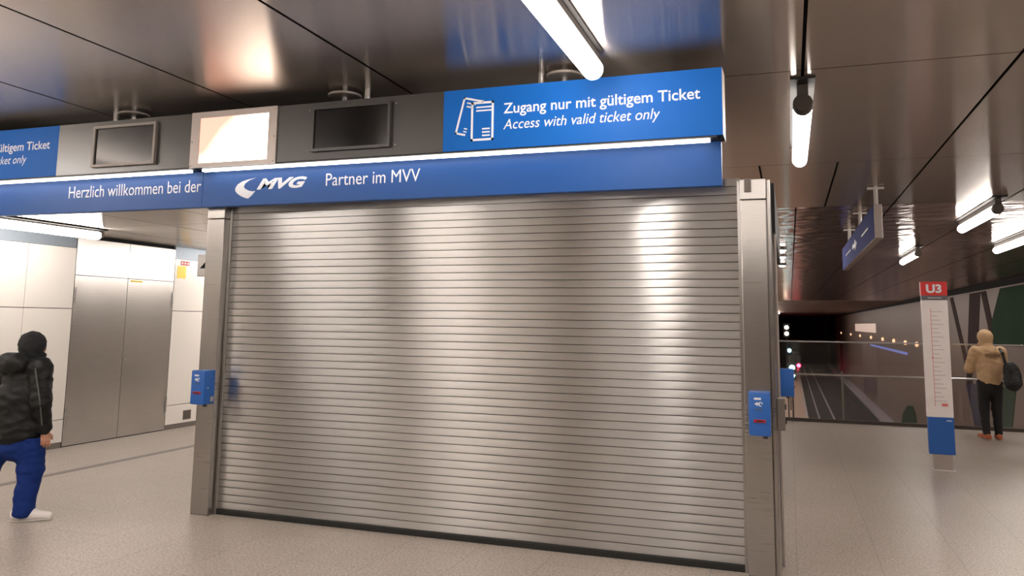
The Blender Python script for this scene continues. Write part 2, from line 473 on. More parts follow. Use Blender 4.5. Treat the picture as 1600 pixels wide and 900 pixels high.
# ------------------------------------------------------------------ blue fascia with lettering
fa = thing('fascia_sign', (-4.82, 6.19, 2.843), 'long blue fascia board with white welcome lettering spanning the gate', 'sign')
m = MB(); m.box(-9.2, -5.272, 6.15, 6.23, 2.843, 3.185, bev=.003); m.box(-5.268, -.457, 6.15, 6.23, 2.843, 3.185, bev=.003)
m.build('board', 'bluefascia', fa)
YL = 6.1485
lettering('Herzlich willkommen bei der', -6.945, -5.29, 2.992, .118, YL, fa)
lettering('Partner im MVV', -3.915, -2.98, 2.990, .112, YL, fa)
lettering('MVG', -4.655, -4.112, 2.992, .096, YL, fa, bold=.045, shear=.38)
# swoosh emblem: a crescent over a pointed tail
top = [(-4.665, 3.100), (-4.70, 3.094), (-4.76, 3.085), (-4.82, 3.070), (-4.868, 3.045), (-4.893, 3.012), (-4.893, 2.985), (-4.872, 2.960), (-4.83, 2.934), (-4.785, 2.915), (-4.745, 2.905), (-4.705, 2.935), (-4.668, 2.975)]
inner = [(-4.70, 2.972), (-4.745, 2.982), (-4.785, 3.000), (-4.80, 3.022), (-4.785, 3.050), (-4.74, 3.078)]
m = MB(); m.prism(top + inner, lambda a, b, d: (a, d, b), YL, YL + .002); m.build('emblem', 'letter', fa)

# ------------------------------------------------------------------ overhead sign boxes
def sign_box(x0, x1, label, blue_x, txt_x, pic_x):
    t = thing('overhead_sign', ((x0 + x1) / 2, 6.2, 3.2), label, 'sign')
    m = MB(); m.box(x0 + .004, x1 - .004, 6.012, 6.23, 3.2, 3.718); m.build('casing', 'black', t)
    b0, b1 = blue_x
    m = MB(); m.box(b0, b1, 6.0, 6.012, 3.2, 3.72); m.build('blue_panel', 'bluesign', t)
    yl = 5.9985; x = txt_x
    lettering('Zugang nur mit gültigem Ticket', x, x + 1.577, 3.490, .086, yl, t, bold=.010)
    lettering('Access with valid ticket only', x, x + 1.275, 3.357, .082, yl, t, shear=.22)
    # two overlapping ticket outlines
    px, pz = pic_x, 3.46
    m = MB()
    def quad(cx, cz, w_, h_, ang, th, clip=None):
        ca, sa = math.cos(ang), math.sin(ang)
        R_ = lambda a, b: (cx + a * ca - b * sa, cz + a * sa + b * ca)
        def bar(a0, a1, b0, b1):
            m.prism([R_(a0, b0), R_(a1, b0), R_(a1, b1), R_(a0, b1)], lambda a, b, d: (a, d, b), yl, yl + .0015)
        return bar
    fr = quad(px + .065, pz - .02, .19, .33, 0, .016)
    for r in ((-.10, -.082, -.165, .165), (.082, .10, -.165, .165), (-.10, .10, -.165, -.147), (-.10, .10, .147, .165),
              (-.055, .082, .112, .124), (-.055, .082, .083, .095), (0, .068, -.128, -.116), (0, .068, -.10, -.088), (0, .068, -.072, -.060)): fr(*r)
    bk = quad(px - .045, pz + .012, .19, .33, math.radians(-14), .016)
    for r in ((-.10, -.084, -.155, .165), (-.10, .085, .149, .165), (-.10, -.005, -.155, -.139), (-.06, .02, .115, .127), (-.055, -.005, .085, .097), (-.03, .0, -.10, -.09), (-.03, .0, -.125, -.115)): bk(*r)
    m.build('ticket_pictogram', 'letter', t)
    return t
sg = sign_box(-5.30, -.432, 'right overhead sign, blue ticket panel fully in view above the shutter', (-2.705, -.432), -2.169, -2.42)
m = MB(); m.box(-4.35, -2.707, 6.0, 6.012, 3.2, 3.72); m.build('dark_panel', 'darkgrey', sg)
m = MB(); m.box(-.4318, -.428, 6.0, 6.23, 3.2, 3.72); m.build('end_plate', 'framegrey', sg)
sg2 = sign_box(-9.21, -5.305, 'left overhead sign, blue ticket panel cut off by the picture edge', (-9.21, -6.972), -8.66, -8.92)
m = MB(); m.box(-6.97, -5.306, 6.0, 6.012, 3.2, 3.72); m.build('dark_panel', 'leftgrey', sg2)

def monitor(x0, x1, z0, z1, label, fm):
    t = thing('monitor', ((x0 + x1) / 2, 5.99, z0), label, 'monitor', 'switched off monitors in the overhead signs')
    m = MB(); b = .026
    m.box(x0, x1, 5.965, 5.9995, z0, z0 + b); m.box(x0, x1, 5.965, 5.9995, z1 - b, z1)
    m.box(x0, x0 + b, 5.965, 5.9995, z0 + b, z1 - b); m.box(x1 - b, x1, 5.965, 5.9995, z0 + b, z1 - b)
    m.build('frame', fm, t)
    m = MB(); m.box(x0 + b, x1 - b, 5.982, 5.999, z0 + b, z1 - b); m.build('screen', 'screen', t)
    for x in (x0 - .04, x1 + .04):
        for z_ in (z0 + .02, z1 - .02): m = MB(); m.cyl((x, 5.994, z_), (x, 5.9995, z_), .007, 10); m.build('screw', 'vent', t)
monitor(-3.975, -3.19, 3.268, 3.672, 'black switched off monitor to the right of the lit panel', 'darkgrey')
monitor(-6.485, -5.71, 3.255, 3.668, 'glossy switched off monitor to the left of the lit panel', 'vent')

lp = thing('lit_panel', (-4.825, 5.99, 3.19), 'glowing white back-lit poster panel in a silver frame', 'lit panel')
m = MB()
m.box(-5.302, -4.352, 5.985, 6.011, 3.19, 3.232); m.box(-5.302, -4.352, 5.985, 6.011, 3.665, 3.722)
m.box(-5.302, -5.205, 5.985, 6.011, 3.232, 3.665); m.box(-4.44, -4.352, 5.985, 6.011, 3.232, 3.665)
m.build('frame', 'framegrey', lp)
m = MB(); m.box(-5.205, -4.44, 5.992, 6.011, 3.232, 3.665); m.build('diffuser', 'poster', lp)
for x in (-5.285, -4.37):
    for z_ in (3.21, 3.44): m = MB(); m.cyl((x, 5.980, z_), (x, 5.985, z_), .006, 10); m.build('screw', 'vent', lp)

def strip(x0, x1, label):
    t = thing('strip_light', ((x0 + x1) / 2, 6.06, 3.15), label, 'light', 'strip lights under the overhead signs')
    m = MB(); m.box(x0 - .05, x1 + .05, 6.005, 6.148, 3.187, 3.199); m.build('housing', 'black', t)
    m = MB(); m.box(x0, x1, 6.03, 6.075, 3.162, 3.187, bev=.006); m.build('tube', 'strip', t)
strip(-5.19, -.53, 'long strip light under the right overhead sign')
strip(-9.1, -5.33, 'long strip light under the left overhead sign')

def hanger(x, pole, label):
    t = thing('ceiling_mount', (x, 6.15, 3.70), label, 'ceiling mount', 'ceiling mounts of the overhead signs')
    m = MB(); m.rev((x, 6.15, 3.795), (x, 6.15, 3.82), [(0, .14), (.004, .15), (.02, .15), (.025, .14)], 40); m.build('disc', 'vent', t)
    m = MB(); m.cyl((x, 6.15, 3.715), (x, 6.15, 3.85), .022, 16); m.build('rod', 'chrome', t)
    m = MB(); m.cyl((pole, 6.16, 3.715), (pole, 6.16, 3.85), .025, 16); m.build('pole', 'chrome', t)
hanger(-3.755, -3.53, 'ceiling disc and pole above the black monitor')
hanger(-6.17, -6.41, 'ceiling disc and pole above the glossy left monitor')
hanger(-1.695, -1.90, 'ceiling disc and pole above the blue ticket panel')

# ------------------------------------------------------------------ tube lights
def tube(x, y0, y1, label, zc=3.67, ceil=ZC, r=.078, tray=.10, group='ceiling tube lights'):
    t = thing('tube_light', (x, (y0 + y1) / 2, zc - r), label, 'light', group)
    m = MB(); m.box(x - tray, x + tray, y0 - .3, y1 + .04, ceil - .02, ceil, mi=1)
    m.box(x - .03, x + .03, y0 + .02, y1, zc + r * .7, ceil - .03); m.build('housing', ['housing', 'tray'], t)
    m = MB(); L = y1 - y0
    m.rev((x, y0, zc), (x, y1, zc), [(0, r * .9), (.0, r), (L - r * .8, r), (L - r * .35, r * .85), (L - r * .1, r * .5), (L, .005)], 28)
    m.build('diffuser', 'tube', t, smooth=math.radians(50))
    m = MB(); m.rev((x, y0 - .14, zc), (x, y0, zc), [(0, r * .92), (.02, r * 1.04), (.14, r * 1.04)], 28)
    m.box(x - .045, x + .045, y0 - .13, y0, zc, ceil)
    m.build('end_cap', 'housing', t, smooth=math.radians(50))
    m = MB(); m.box(x - .025, x + .025, y1 + .0, y1 + .05, zc - .02, ceil); m.build('end_bracket', 'housing', t)
    return t
tube(-1.335, 3.2, 5.70, 'large tube light hanging just in front of the blue ticket panel', tray=.06)
tube(.157, 7.15, 9.6, 'tube light with dark end cap hanging to the right of the blue sign')
tube(3.16, 14.4, 17.2, 'short tube light on the right, above the person in the tan jacket')
tube(4.80, 19.3, 22.2, 'tube light at the right picture edge under the hall ceiling')
tube(3.16, 22.8, 25.8, 'small distant tube light above the route sign in the hall')
tube(-8.66, 6.56, 8.2, 'tube light under the low ceiling above the white wall panels', zc=2.86, ceil=2.948, r=.055, group=None)
for x, y in ((-8.66, 11.2),):
    tube(x, y, y + 2.7, 'second tube light under the low ceiling, further along the passage', zc=2.86, ceil=2.948, r=.05, group=None)
for x, y in ((-5.6, 8.7), (-6.7, 11.6), (-5.6, 12.6)):  # unseen tubes added to brighten the left wall and floor
    tube(x, y, y + 2.6, 'unseen tube light added under the low ceiling behind the closed shutter', zc=2.86, ceil=2.948, r=.055, group='added tube lights behind the shutter')
# unseen hall lamps, placed to light floor and walls and streak the shutter
for x, y in ((-4.92, .35), (-3.2, -4.4), (-1.335, -5.6), (-6.56, 1.1), (-8.8, 2.2), (.157, -.2), (3.16, 1.0), (4.8, 6.5), (3.16, -5), (6.66, 11), (6.66, 3),
             (-8.0, -7.6), (-6.56, -7.6)):
    tube(x, y, y + 2.6, 'unseen tube light in the hall behind the viewer', group='unseen tube lights behind the viewer')
for y in range(19, 140, 11):  # unseen tube rows added to light the right hall wall and the platform
    for x in (-1.6, -4.92):
        tube(x, y, y + 6, 'unseen long tube light added over the platform behind the shutter', r=.08, group='added tube lights over the platform')

# ------------------------------------------------------------------ ticket validators
def validator(loc, label):
    x, y, z = loc
    t = thing('ticket_validator', loc, label, 'ticket validator', 'blue ticket validators on the gate')
    m = MB(); m.box(x - .075, x + .075, y, y + .1498, z, z + .308, bev=.012); m.build('body', 'bluebox', t, smooth=math.radians(40))
    m = MB(); m.box(x - .036, x + .012, y - .002, y + .001, z + .255, z + .270); m.build('label_strip', 'letter', t)
    m = MB()  # ring with an arrow
    for k in range(20):
        a0, a1 = 2 * math.pi * k / 24, 2 * math.pi * (k + 1) / 24
        m.prism([(x + .008 + .016 * math.cos(a0), z + .225 + .016 * math.sin(a0)), (x + .008 + .010 * math.cos(a0), z + .225 + .010 * math.sin(a0)),
                 (x + .008 + .010 * math.cos(a1), z + .225 + .010 * math.sin(a1)), (x + .008 + .016 * math.cos(a1), z + .225 + .016 * math.sin(a1))], lambda a, b, d: (a, d, b), y - .002, y + .001)
    m.prism([(x - .035, z + .226), (x - .012, z + .241), (x - .012, z + .233), (x + .004, z + .233), (x + .004, z + .219), (x - .012, z + .219), (x - .012, z + .211)], lambda a, b, d: (a, d, b), y - .002, y + .001)
    m.build('arrow_symbol', 'letter', t)
    m = MB(); m.box(x - .026, x - .008, y - .002, y + .001, z + .182, z + .192); m.box(x + .002, x + .02, y - .002, y + .001, z + .182, z + .192); m.build('display_mark', 'stripe', t)
    s_ = MB(); s_.box(x - .042, x + .042, y - .008, y + .004, z + .095, z + .118, bev=.004); so = s_.build('slot_surround', 'redslot', t)
    m = MB(); m.box(x - .026, x + .026, y - .0095, y - .004, z + .103, z + .110); m.build('slot', 'gap', so)
    m = MB(); m.cyl((x + .072, y + .05, z + .15), (x + .079, y + .05, z + .15), .008, 14); m.box(x + .07, x + .079, y + .09, y + .13, z + .02, z + .07, bev=.003); m.build('lock', 'chrome', t)
    m = MB(); m.cyl((x + .035, y + .07, z - .022), (x + .035, y + .07, z + .003), .018, 18); m.build('foot', 'housing', t)
    return t
v1 = validator((-.224, 6.1, 1.010), 'blue ticket validator with red slot on the right steel post')
v2 = copy_tree(v1, (-5.150, 6.1, 1.008), 'blue ticket validator with red slot on the left steel post')
v3 = copy_tree(v1, (.026, 9.75, 1.0), 'farther blue ticket validator at the back of the enclosure side')
v3.rotation_euler = (0, 0, math.pi / 2)
m = MB(); m.box(-.11, -.052, 6.40, 6.52, 1.02, 1.255, bev=.008); o = MB()
jb = thing('junction_box', (-.08, 6.46, 1.02), 'grey junction box on the side of the right post', 'junction box')
m.build('body', 'vent', jb); m = MB()
for z_ in (1.085, 1.19): m.cyl((-.053, 6.46, z_), (-.044, 6.46, z_), .02, 16)
m.build('socket', 'gap', jb)
m = MB(); m.cyl((-.095, 6.60, .0), (-.095, 6.60, 2.51), .012, 12); tag(m.build('conduit', 'framegrey'), 'thin grey conduit running up beside the right post', 'pipe')

# ------------------------------------------------------------------ small things on the left wall
m = MB(); m.box(-9.52, -9.517, 10.63, 10.83, 2.44, 2.64); tag(m.build('sticker', 'yellow'), 'yellow sticker on the white panel right of the steel doors', 'sticker')
m = MB(); m.box(-9.52, -9.516, 10.70, 10.90, 2.655, 2.725); st = tag(m.build('sticker', 'redsticker'), 'small red sticker above the yellow one', 'sticker')
m = MB()
for yy in (10.735, 10.80, 10.865): m.cyl((-9.516, yy, 2.69), (-9.5145, yy, 2.69), .018, 14)
m.build('symbol', 'route', st)
m = MB(); m.box(-9.522, -9.518, 9.66, 9.90, 2.325, 2.350); tag(m.build('warning_strip', 'yellow'), 'narrow yellow strip at the top of the right steel door', 'sticker')
vg = thing('vent_cover', (-9.515, 11.06, .12), 'small square grey vent cover low on the white wall', 'vent')
m = MB(); m.box(-9.52, -9.512, 10.97, 11.15, .12, .27); m.build('frame', 'vent', vg)
m = MB()
for k in range(7): m.box(-9.513, -9.508, 10.985, 11.135, .132 + k * .019, .141 + k * .019)
m.build('grille', 'housing', vg)
hb = thing('hanging_sign', (-7.62, 9.04, 2.36), 'small cream box sign hanging beside the left post', 'sign')
m = MB(); m.box(-7.72, -7.40, 9.0, 9.08, 2.36, 2.66, bev=.005); m.build('box', 'whitemetal', hb)
m = MB(); m.cyl((-7.56, 9.04, 2.65), (-7.56, 9.04, 2.95), .012, 12); m.build('rod', 'chrome', hb)
m = MB(); m.prism([(-7.68, 2.47), (-7.55, 2.47), (-7.55, 2.60)], lambda a, b, d: (a, d, b), 8.9985, 9.0); m.build('arrow', 'gap', hb)

# ------------------------------------------------------------------ U3 route totem
ut = thing('route_totem', (1.775, 11.64, 0), 'white route sign column headed by a red U3 square', 'sign')
m = MB(); m.box(1.655, 1.925, 11.57, 11.72, 0, .012, bev=.003); m.build('base_plate', 'whitemetal', ut)
m = MB(); m.box(1.675, 1.895, 11.605, 11.685, .01, .20); m.build('foot', 'framegrey', ut)
m = MB(); m.box(1.632, 1.928, 11.60, 11.69, .20, .662, bev=.004); m.build('blue_panel', 'bluebox', ut)
m = MB(); m.box(1.626, 1.928, 11.60, 11.69, .662, 2.146, bev=.004); m.build('route_board', 'route', ut)
m = MB(); m.box(1.626, 1.928, 11.598, 11.69, 2.148, 2.205); hg = m.build('grey_header', 'stripgrey', ut)
m = MB(); m.box(1.70, 1.86, 11.5965, 11.598, 2.168, 2.184); m.build('heading_line', 'routegrey', ut)
m = MB(); m.box(1.622, 1.930, 11.60, 11.69, 2.205, 2.385, bev=.004); m.build('red_header', 'red', ut)
lettering('U3', 1.685, 1.865, 2.245, .105, 11.5985, ut, bold=.042)
m = MB(); m.box(1.722, 1.728, 11.5985, 11.601, .80, 2.04); m.box(1.715, 1.735, 11.598, 11.601, 1.40, 1.42)
m.box(1.80, 1.87, 11.598, 11.601, .80, .835); m.build('route_line', 'routered', ut)
m = MB()
for k in range(22): m.box(1.722, 1.86 - .03 * (k % 3), 11.5988, 11.601, .86 + k * .054, .866 + k * .054)
m.build('stop_lines', 'routegrey', ut)
m = MB()
m.prism([(1.845, .612), (1.862, .622), (1.862, .632), (1.848, .628)], lambda a, b, d: (a, d, b), 11.5985, 11.601); m.build('emblem', 'letter', ut)
lettering('MVG', 1.862, 1.905, .612, .018, 11.5985, ut, bold=.04, shear=.38)

# ------------------------------------------------------------------ hanging blue sign in the hall
hs = thing('hanging_sign', (1.235, 16.2, 3.06), 'long blue direction sign hanging on poles from the hall ceiling', 'sign')
m = MB(); m.box(1.19, 1.30, 12.5, 19.8, 3.06, 3.55, bev=.006); m.build('box', 'framegrey', hs)
m = MB(); m.box(1.183, 1.19, 12.52, 19.78, 3.065, 3.545); m.build('blue_face', 'hangblue', hs)
for yy in (12.7, 15.5, 18.2):
    m = MB(); m.cyl((1.245, yy, 3.54), (1.245, yy, 3.85), .03, 16); p_ = m.build('pole', 'whitemetal', hs)
    m = MB(); m.box(1.13, 1.36, yy - .03, yy + .03, 3.80, 3.83, bev=.004); m.build('cross_plate', 'whitemetal', p_)
m = MB(); yf = lambda a, b, d: (d, a, b)
m.prism([(15.6, 3.30), (16.1, 3.40), (16.1, 3.34), (16.7, 3.34), (16.7, 3.26), (16.1, 3.26), (16.1, 3.18)], yf, 1.181, 1.184)
m.build('arrow_symbol', 'stripgrey', hs)
for a, b in ((13.4, 14.6), (17.2, 18.6)):
    m = MB(); m.box(1.181, 1.184, a, b, 3.29, 3.32); m.build('bar_symbol', 'stripgrey', hs)

# ------------------------------------------------------------------ glass balustrade
gb = thing('glass_balustrade', (3.2, 16.4, 0), 'glass balustrade with steel handrail at the edge of the hall floor', 'balustrade')
bx = [-2.2 + 1.55 * k for k in range(8)]
for k in range(7):
    m = MB(); m.box(bx[k] + .02, min(bx[k + 1], RW) - .02, 16.40, 16.412, .06, 1.49); m.build('glass_pane', 'glass', gb)
for x in bx:
    m = MB(); m.box(x - .018, x + .018, 16.42, 16.47, 0, .95); m.build('post', 'vent', gb)
m = MB(); m.cyl((-2.2, 16.36, .885), (RW, 16.36, .885), .021, 14)
m.build('handrail', 'chrome', gb)
m = MB(); m.box(-2.2, RW, 16.385, 16.43, 1.485, 1.51); m.build('top_rail', 'chrome', gb)
m = MB(); m.box(-2.2, RW, 16.37, 16.45, 0, .06); m.build('base_rail', 'housing', gb)

# ------------------------------------------------------------------ track hall below
m = MB(); m.box(-8, 1.45, 16.6, 200, -7.4, -7.0); struct(m.build('floor_platform', 'platform'))
m = MB(); m.box(1.45, RW, 16.6, 200, -8.2, -7.9); m.box(7.5, RW, 16.6, 200, -7.9, -7.0); struct(m.build('floor_track', 'track'))
m = MB(); m.box(7.7, RW, 16.6, 200, -6.99, -6.75); struct(m.build('trim_3', 'rail'))
m = MB(); m.box(-8.2, -8, 16.6, 200, -7.4, ZC); struct(m.build('wall_hall', 'hallwall'))
m = MB(); m.box(-8.2, RW, 200, 200.4, -8.2, ZC); struct(m.build('wall_end', 'darkhall'))
m = MB(); m.box(-9.6, RW, 16.6, 16.8, -8.2, -.3); struct(m.build('wall_edge', 'hallwall'))
for x, lab in ((2.65, 'left running rail of the track beyond the glass'), (4.1, 'right running rail of the track beyond the glass')):
    m = MB(); m.box(x - .07, x + .07, 16.8, 199, -7.9, -7.87); m.box(x - .02, x + .02, 16.8, 199, -7.87, -7.76); m.box(x - .04, x + .04, 16.8, 199, -7.76, -7.72)
    tag(m.build('track_rail', 'rail'), lab, 'rail')
m = MB(); m.box(1.25, 1.42, 16.8, 199, -7.0, -6.985); struct(m.build('trim_4', 'rail'))

# mural on the right wall
mu = thing('wall_mural', (RW, 50, -7), 'painted green and brown mural shapes on the right hall wall', 'mural')
shapes = {
 'dark_band': ('mdark', [(46.06, 3.5), (43.58, 3.5), (44.82, .77), (47.1, -1.08), (48.07, -1.14)]),
 'dark_stripe': ('mdark', [(51.38, 3.44), (50.42, 3.48), (46.11, -1.32), (47.04, -1.39)]),
 'thin_stripe': ('mdark', [(43.5, 3.5), (42.43, 3.5), (41.06, 1.3), (42.03, 1.28)]),
 'green_shape': ('mgreen', [(39.73, 3.5), (33, 3.5), (33, 1.12), (41.49, 1.0), (41.72, 2.01)]),
 'lower_green_shape': ('mgreen', [(40.89, -.77), (38.09, -.62), (39.11, -2.32), (41.59, -2.61)]),
 'blue_shape': ('mblue', [(48.07, -1.14), (44.71, -.91), (43.75, -2.87), (46.47, -3.18)]),
 'arch_shape': ('mgreen', [(76.33, -6.69), (74.62, -5.35), (71.61, -4.44), (68.69, -4.17), (67.22, -4.69), (66.55, -5.9)]),
}
for i, (k, (mm, poly)) in enumerate(shapes.items()):
    m = MB(); m.prism(poly, lambda a, b, d: (d, a, b), RW - .012 - .004 * i, RW + .001); m.build(k, mm, mu)

for y in (59.8, 64.4, 70.5, 78, 87, 99, 114, 131, 155):  # glowing discs added in place of amber reflections in the glass
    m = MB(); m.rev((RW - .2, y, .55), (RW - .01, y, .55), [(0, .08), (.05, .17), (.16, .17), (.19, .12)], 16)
    tag(m.build('amber_reflection', 'amber'), 'amber glowing spot standing for a reflection in the glass, on the right hall wall', 'lamp', 'amber reflection spots along the right hall wall')
m = MB(); m.box(RW - .09, RW - .01, 70, 100, -.40, -.22); tag(m.build('blue_reflection', 'blueglow'), 'dim blue band standing for a reflection in the glass, below the amber spots', 'light')  # added glowing strip in place of a blue reflection in the glass
m = MB(); m.box(RW - .08, RW, 94, 122, 1.1, 2.1); tag(m.build('pale_reflection', 'paleglow'), 'faint glowing panel standing for a pale reflection in the glass', 'window')  # added glowing panel in place of a pale, window-like reflection

# ceiling spotlights, signals and a distant train
for k, (y, lab) in enumerate(((22.4, 'nearest of three small white spotlights on the hall ceiling'), (24.7, 'middle of three small white spotlights on the hall ceiling'), (28.3, 'farthest of three small white spotlights on the hall ceiling'))):
    t = thing('ceiling_spotlight', (-.15 - .01 * k, y, 3.74), lab, 'light', 'white spotlights on the hall ceiling')
    x = -.15 - .02 * k
    m = MB(); m.cyl((x, y, 3.78), (x, y, 3.85), .13, 20); m.build('rim', 'housing', t)
    m = MB(); m.rev((x, y, 3.74), (x, y, 3.80), [(0, .05), (.02, .10), (.06, .11)], 20); m.build('lens', 'whitelamp', t)
def signal(x, y, lamps, label):
    t = thing('signal_post', (x, y, -7), label, 'signal', 'signal posts on the platform edge')
    zt = max(z_ for z_, _ in lamps) + .35; zb = min(z_ for z_, _ in lamps) - .35
    m = MB(); m.cyl((x, y + .1, -7), (x, y + .1, zb + .1), .06, 12); m.build('pole', 'housing', t)
    m = MB(); m.box(x - .28, x + .28, y, y + .2, zb, zt, bev=.03); m.build('head', 'black', t)
    for z_, mm in lamps:
        m = MB(); m.rev((x, y - .08, z_), (x, y + .02, z_), [(0, .10), (.04, .17), (.1, .18)], 16); m.build('lamp', mm, t)
signal(.05, 60, [(-1.15, 'cyanlamp'), (-1.66, 'cyanlamp')], 'near signal post with two pale cyan lamps')
signal(-.14, 90, [(-.85, 'cyanlamp')], 'signal post with one pale cyan lamp')
signal(-.30, 75, [(1.60, 'warmlamp'), (1.05, 'warmlamp')], 'tall signal post with warm white lamps')
tr = thing('train', (2.0, 176, -7.9), 'distant train with two red tail lights in the track hall', 'train')
prof = [(.0, -7.2), (.0, -5.2), (.35, -4.5), (.9, -4.25), (2.1, -4.25), (2.65, -4.5), (3.0, -5.2), (3.0, -7.2)]
x_ = -.85
m = MB(); m.prism([(a + x_, b) for a, b in prof], lambda a, b, d: (a, d, b), 175.2, 198); m.build('body', 'train', tr)
m = MB(); m.box(x_ + .3, x_ + 1.4, 175.1, 175.22, -5.9, -4.9); m.box(x_ + 1.6, x_ + 2.7, 175.1, 175.22, -5.9, -4.9); m.build('window', 'screen', tr)
for xx in (x_ + .7, x_ + 2.3):
    m = MB(); m.cyl((xx, 175.0, -6.35), (xx, 175.2, -6.35), .34, 16); m.build('tail_lamp', 'redlamp', tr)
m = MB(); m.box(x_ + .3, x_ + 2.7, 176, 197, -7.72, -7.2); m.build('undercarriage', 'gap', tr)

# ------------------------------------------------------------------ people
def snet(F, org, h):
    s = F < 0
    nx, ny, nz = F.shape
    cnt = np.zeros((nx - 1, ny - 1, nz - 1)); acc = np.zeros((nx - 1, ny - 1, nz - 1, 3))
    def sl(o): return tuple(slice(o[i], F.shape[i] - 1 + o[i]) for i in range(3))
    cs = [(i, j, k) for i in (0, 1) for j in (0, 1) for k in (0, 1)]
    for a in cs:
        for ax in range(3):
            if a[ax] == 0:
                b = list(a); b[ax] = 1
                fa_, fb_ = F[sl(a)], F[sl(b)]; x = (fa_ < 0) != (fb_ < 0)
                t = np.where(x, fa_ / np.where(x, fa_ - fb_, 1), 0)
                for c in range(3): acc[..., c] += np.where(x, a[c] + (t if c == ax else 0), 0)
                cnt += x
    act = cnt > 0
    idx = -np.ones(act.shape, dtype=np.int64); idx[act] = np.arange(act.sum())
    ijk = np.argwhere(act)
    V = (ijk + acc[act] / cnt[act][:, None]) * h + np.array(org)
    Q = []
    for ax in range(3):
        o1, o2 = [(1, 2), (2, 0), (0, 1)][ax]
        a = [slice(None)] * 3; b = [slice(None)] * 3; a[ax] = slice(0, -1); b[ax] = slice(1, None)
        x = s[tuple(a)] != s[tuple(b)]
        pts = np.argwhere(x)
        pts = pts[(pts[:, o1] > 0) & (pts[:, o2] > 0) & (pts[:, o1] < F.shape[o1] - 1) & (pts[:, o2] < F.shape[o2] - 1)]
        def g(d1, d2):
            p = pts.copy(); p[:, o1] -= d1; p[:, o2] -= d2; return idx[p[:, 0], p[:, 1], p[:, 2]]
        q = np.stack([g(1, 1), g(0, 1), g(0, 0), g(1, 0)], 1)
        fl = ~s[pts[:, 0], pts[:, 1], pts[:, 2]]
        q[fl] = q[fl][:, ::-1]; Q.append(q)
    return V, np.concatenate(Q)

def cap(a, b, ra, rb): return ('c', np.array(a, float), np.array(b, float), ra, rb)
def ell(c, r, rot=None): return ('e', np.array(c, float), np.array(r, float), rot)
def sdf_mesh(prims, h, k=.03, cut=None, wr=0, wf=14, seed=0):
    lo = np.array([1e9] * 3); hi = -lo
    for p in prims:
        if p[0] == 'c':
            for q, r in ((p[1], p[3]), (p[2], p[4])): lo = np.minimum(lo, q - r); hi = np.maximum(hi, q + r)
        else: lo = np.minimum(lo, p[1] - max(p[2])); hi = np.maximum(hi, p[1] + max(p[2]))
    lo -= 3 * h + k * .6; hi += 3 * h + k * .6
    n = np.ceil((hi - lo) / h).astype(int) + 1
    ax = [lo[i] + h * np.arange(n[i]) for i in range(3)]
    P = np.stack(np.meshgrid(*ax, indexing='ij'), -1)
    F = np.full(P.shape[:3], 1.0)
    for p in prims:
        if p[0] == 'c':
            ab = p[2] - p[1]; t = np.clip(((P - p[1]) @ ab) / max(ab @ ab, 1e-9), 0, 1)
            d = np.linalg.norm(P - p[1] - t[..., None] * ab, axis=-1) - (p[3] + (p[4] - p[3]) * t)
        else:
            q = P - p[1]
            if p[3] is not None: q = q @ np.array(p[3])
            k0 = np.linalg.norm(q / p[2], axis=-1); k1 = np.linalg.norm(q / p[2] ** 2, axis=-1)
            d = np.where(k1 > 1e-6, k0 * (k0 - 1) / np.maximum(k1, 1e-6), -min(p[2]))
        hh = np.clip(.5 + .5 * (F - d) / k, 0, 1)
        F = F * (1 - hh) + d * hh - k * hh * (1 - hh)
    if cut: F = cut(F, P)
    V, Q = snet(F, lo, h)
    if wr:
        V = np.array([v + np.array(noise.noise_vector(Vector((v[0] * wf, v[1] * wf, v[2] * wf * 1.6 + seed)))) * wr for v in V])
    m = MB(); m.add(V.tolist(), [tuple(int(i) for i in q) for q in Q]); return m

def rotx(a):
    c, s = math.cos(a), math.sin(a); return [[1, 0, 0], [0, c, -s], [0, s, c]]

def hand(side, wrist, fwd, palm_n, curl=.5):
    """palm, five bent fingers of unequal length; fwd = direction of fingers, palm_n = palm normal"""
    W_ = np.array(wrist, float); f_ = np.array(fwd, float); f_ /= np.linalg.norm(f_)
    nrm = np.array(palm_n, float); nrm -= f_ * (nrm @ f_); nrm /= np.linalg.norm(nrm)
    s_ = np.cross(f_, nrm) * side
    P = []
    base = W_ + f_ * .085
    for q in (-.026, 0, .026): P.append(cap(W_ + s_ * q * .6, base + s_ * q, .015, .0135))
    for q, L in ((-.033, .060), (-.011, .075), (.011, .080), (.033, .070)):
        p0 = base + s_ * q; d = f_; r = .0095
        for j, fr in enumerate((.45, .32, .23)):
            a = curl * (.5 + .5 * j)
            dd = f_ * math.cos(a) + nrm * math.sin(a)
            p1 = p0 + dd * L * fr; P.append(cap(p0, p1, r, r * .9)); p0 = p1; r *= .9
    t0 = W_ + f_ * .03 + s_ * .028; t1 = t0 + (f_ * .7 + s_ * .6 + nrm * .35) * .04; t2 = t1 + (f_ * .9 + s_ * .15 + nrm * .3) * .032
    P += [cap(t0, t1, .013, .0115), cap(t1, t2, .011, .009)]
    return sdf_mesh(P, .0035, .006)

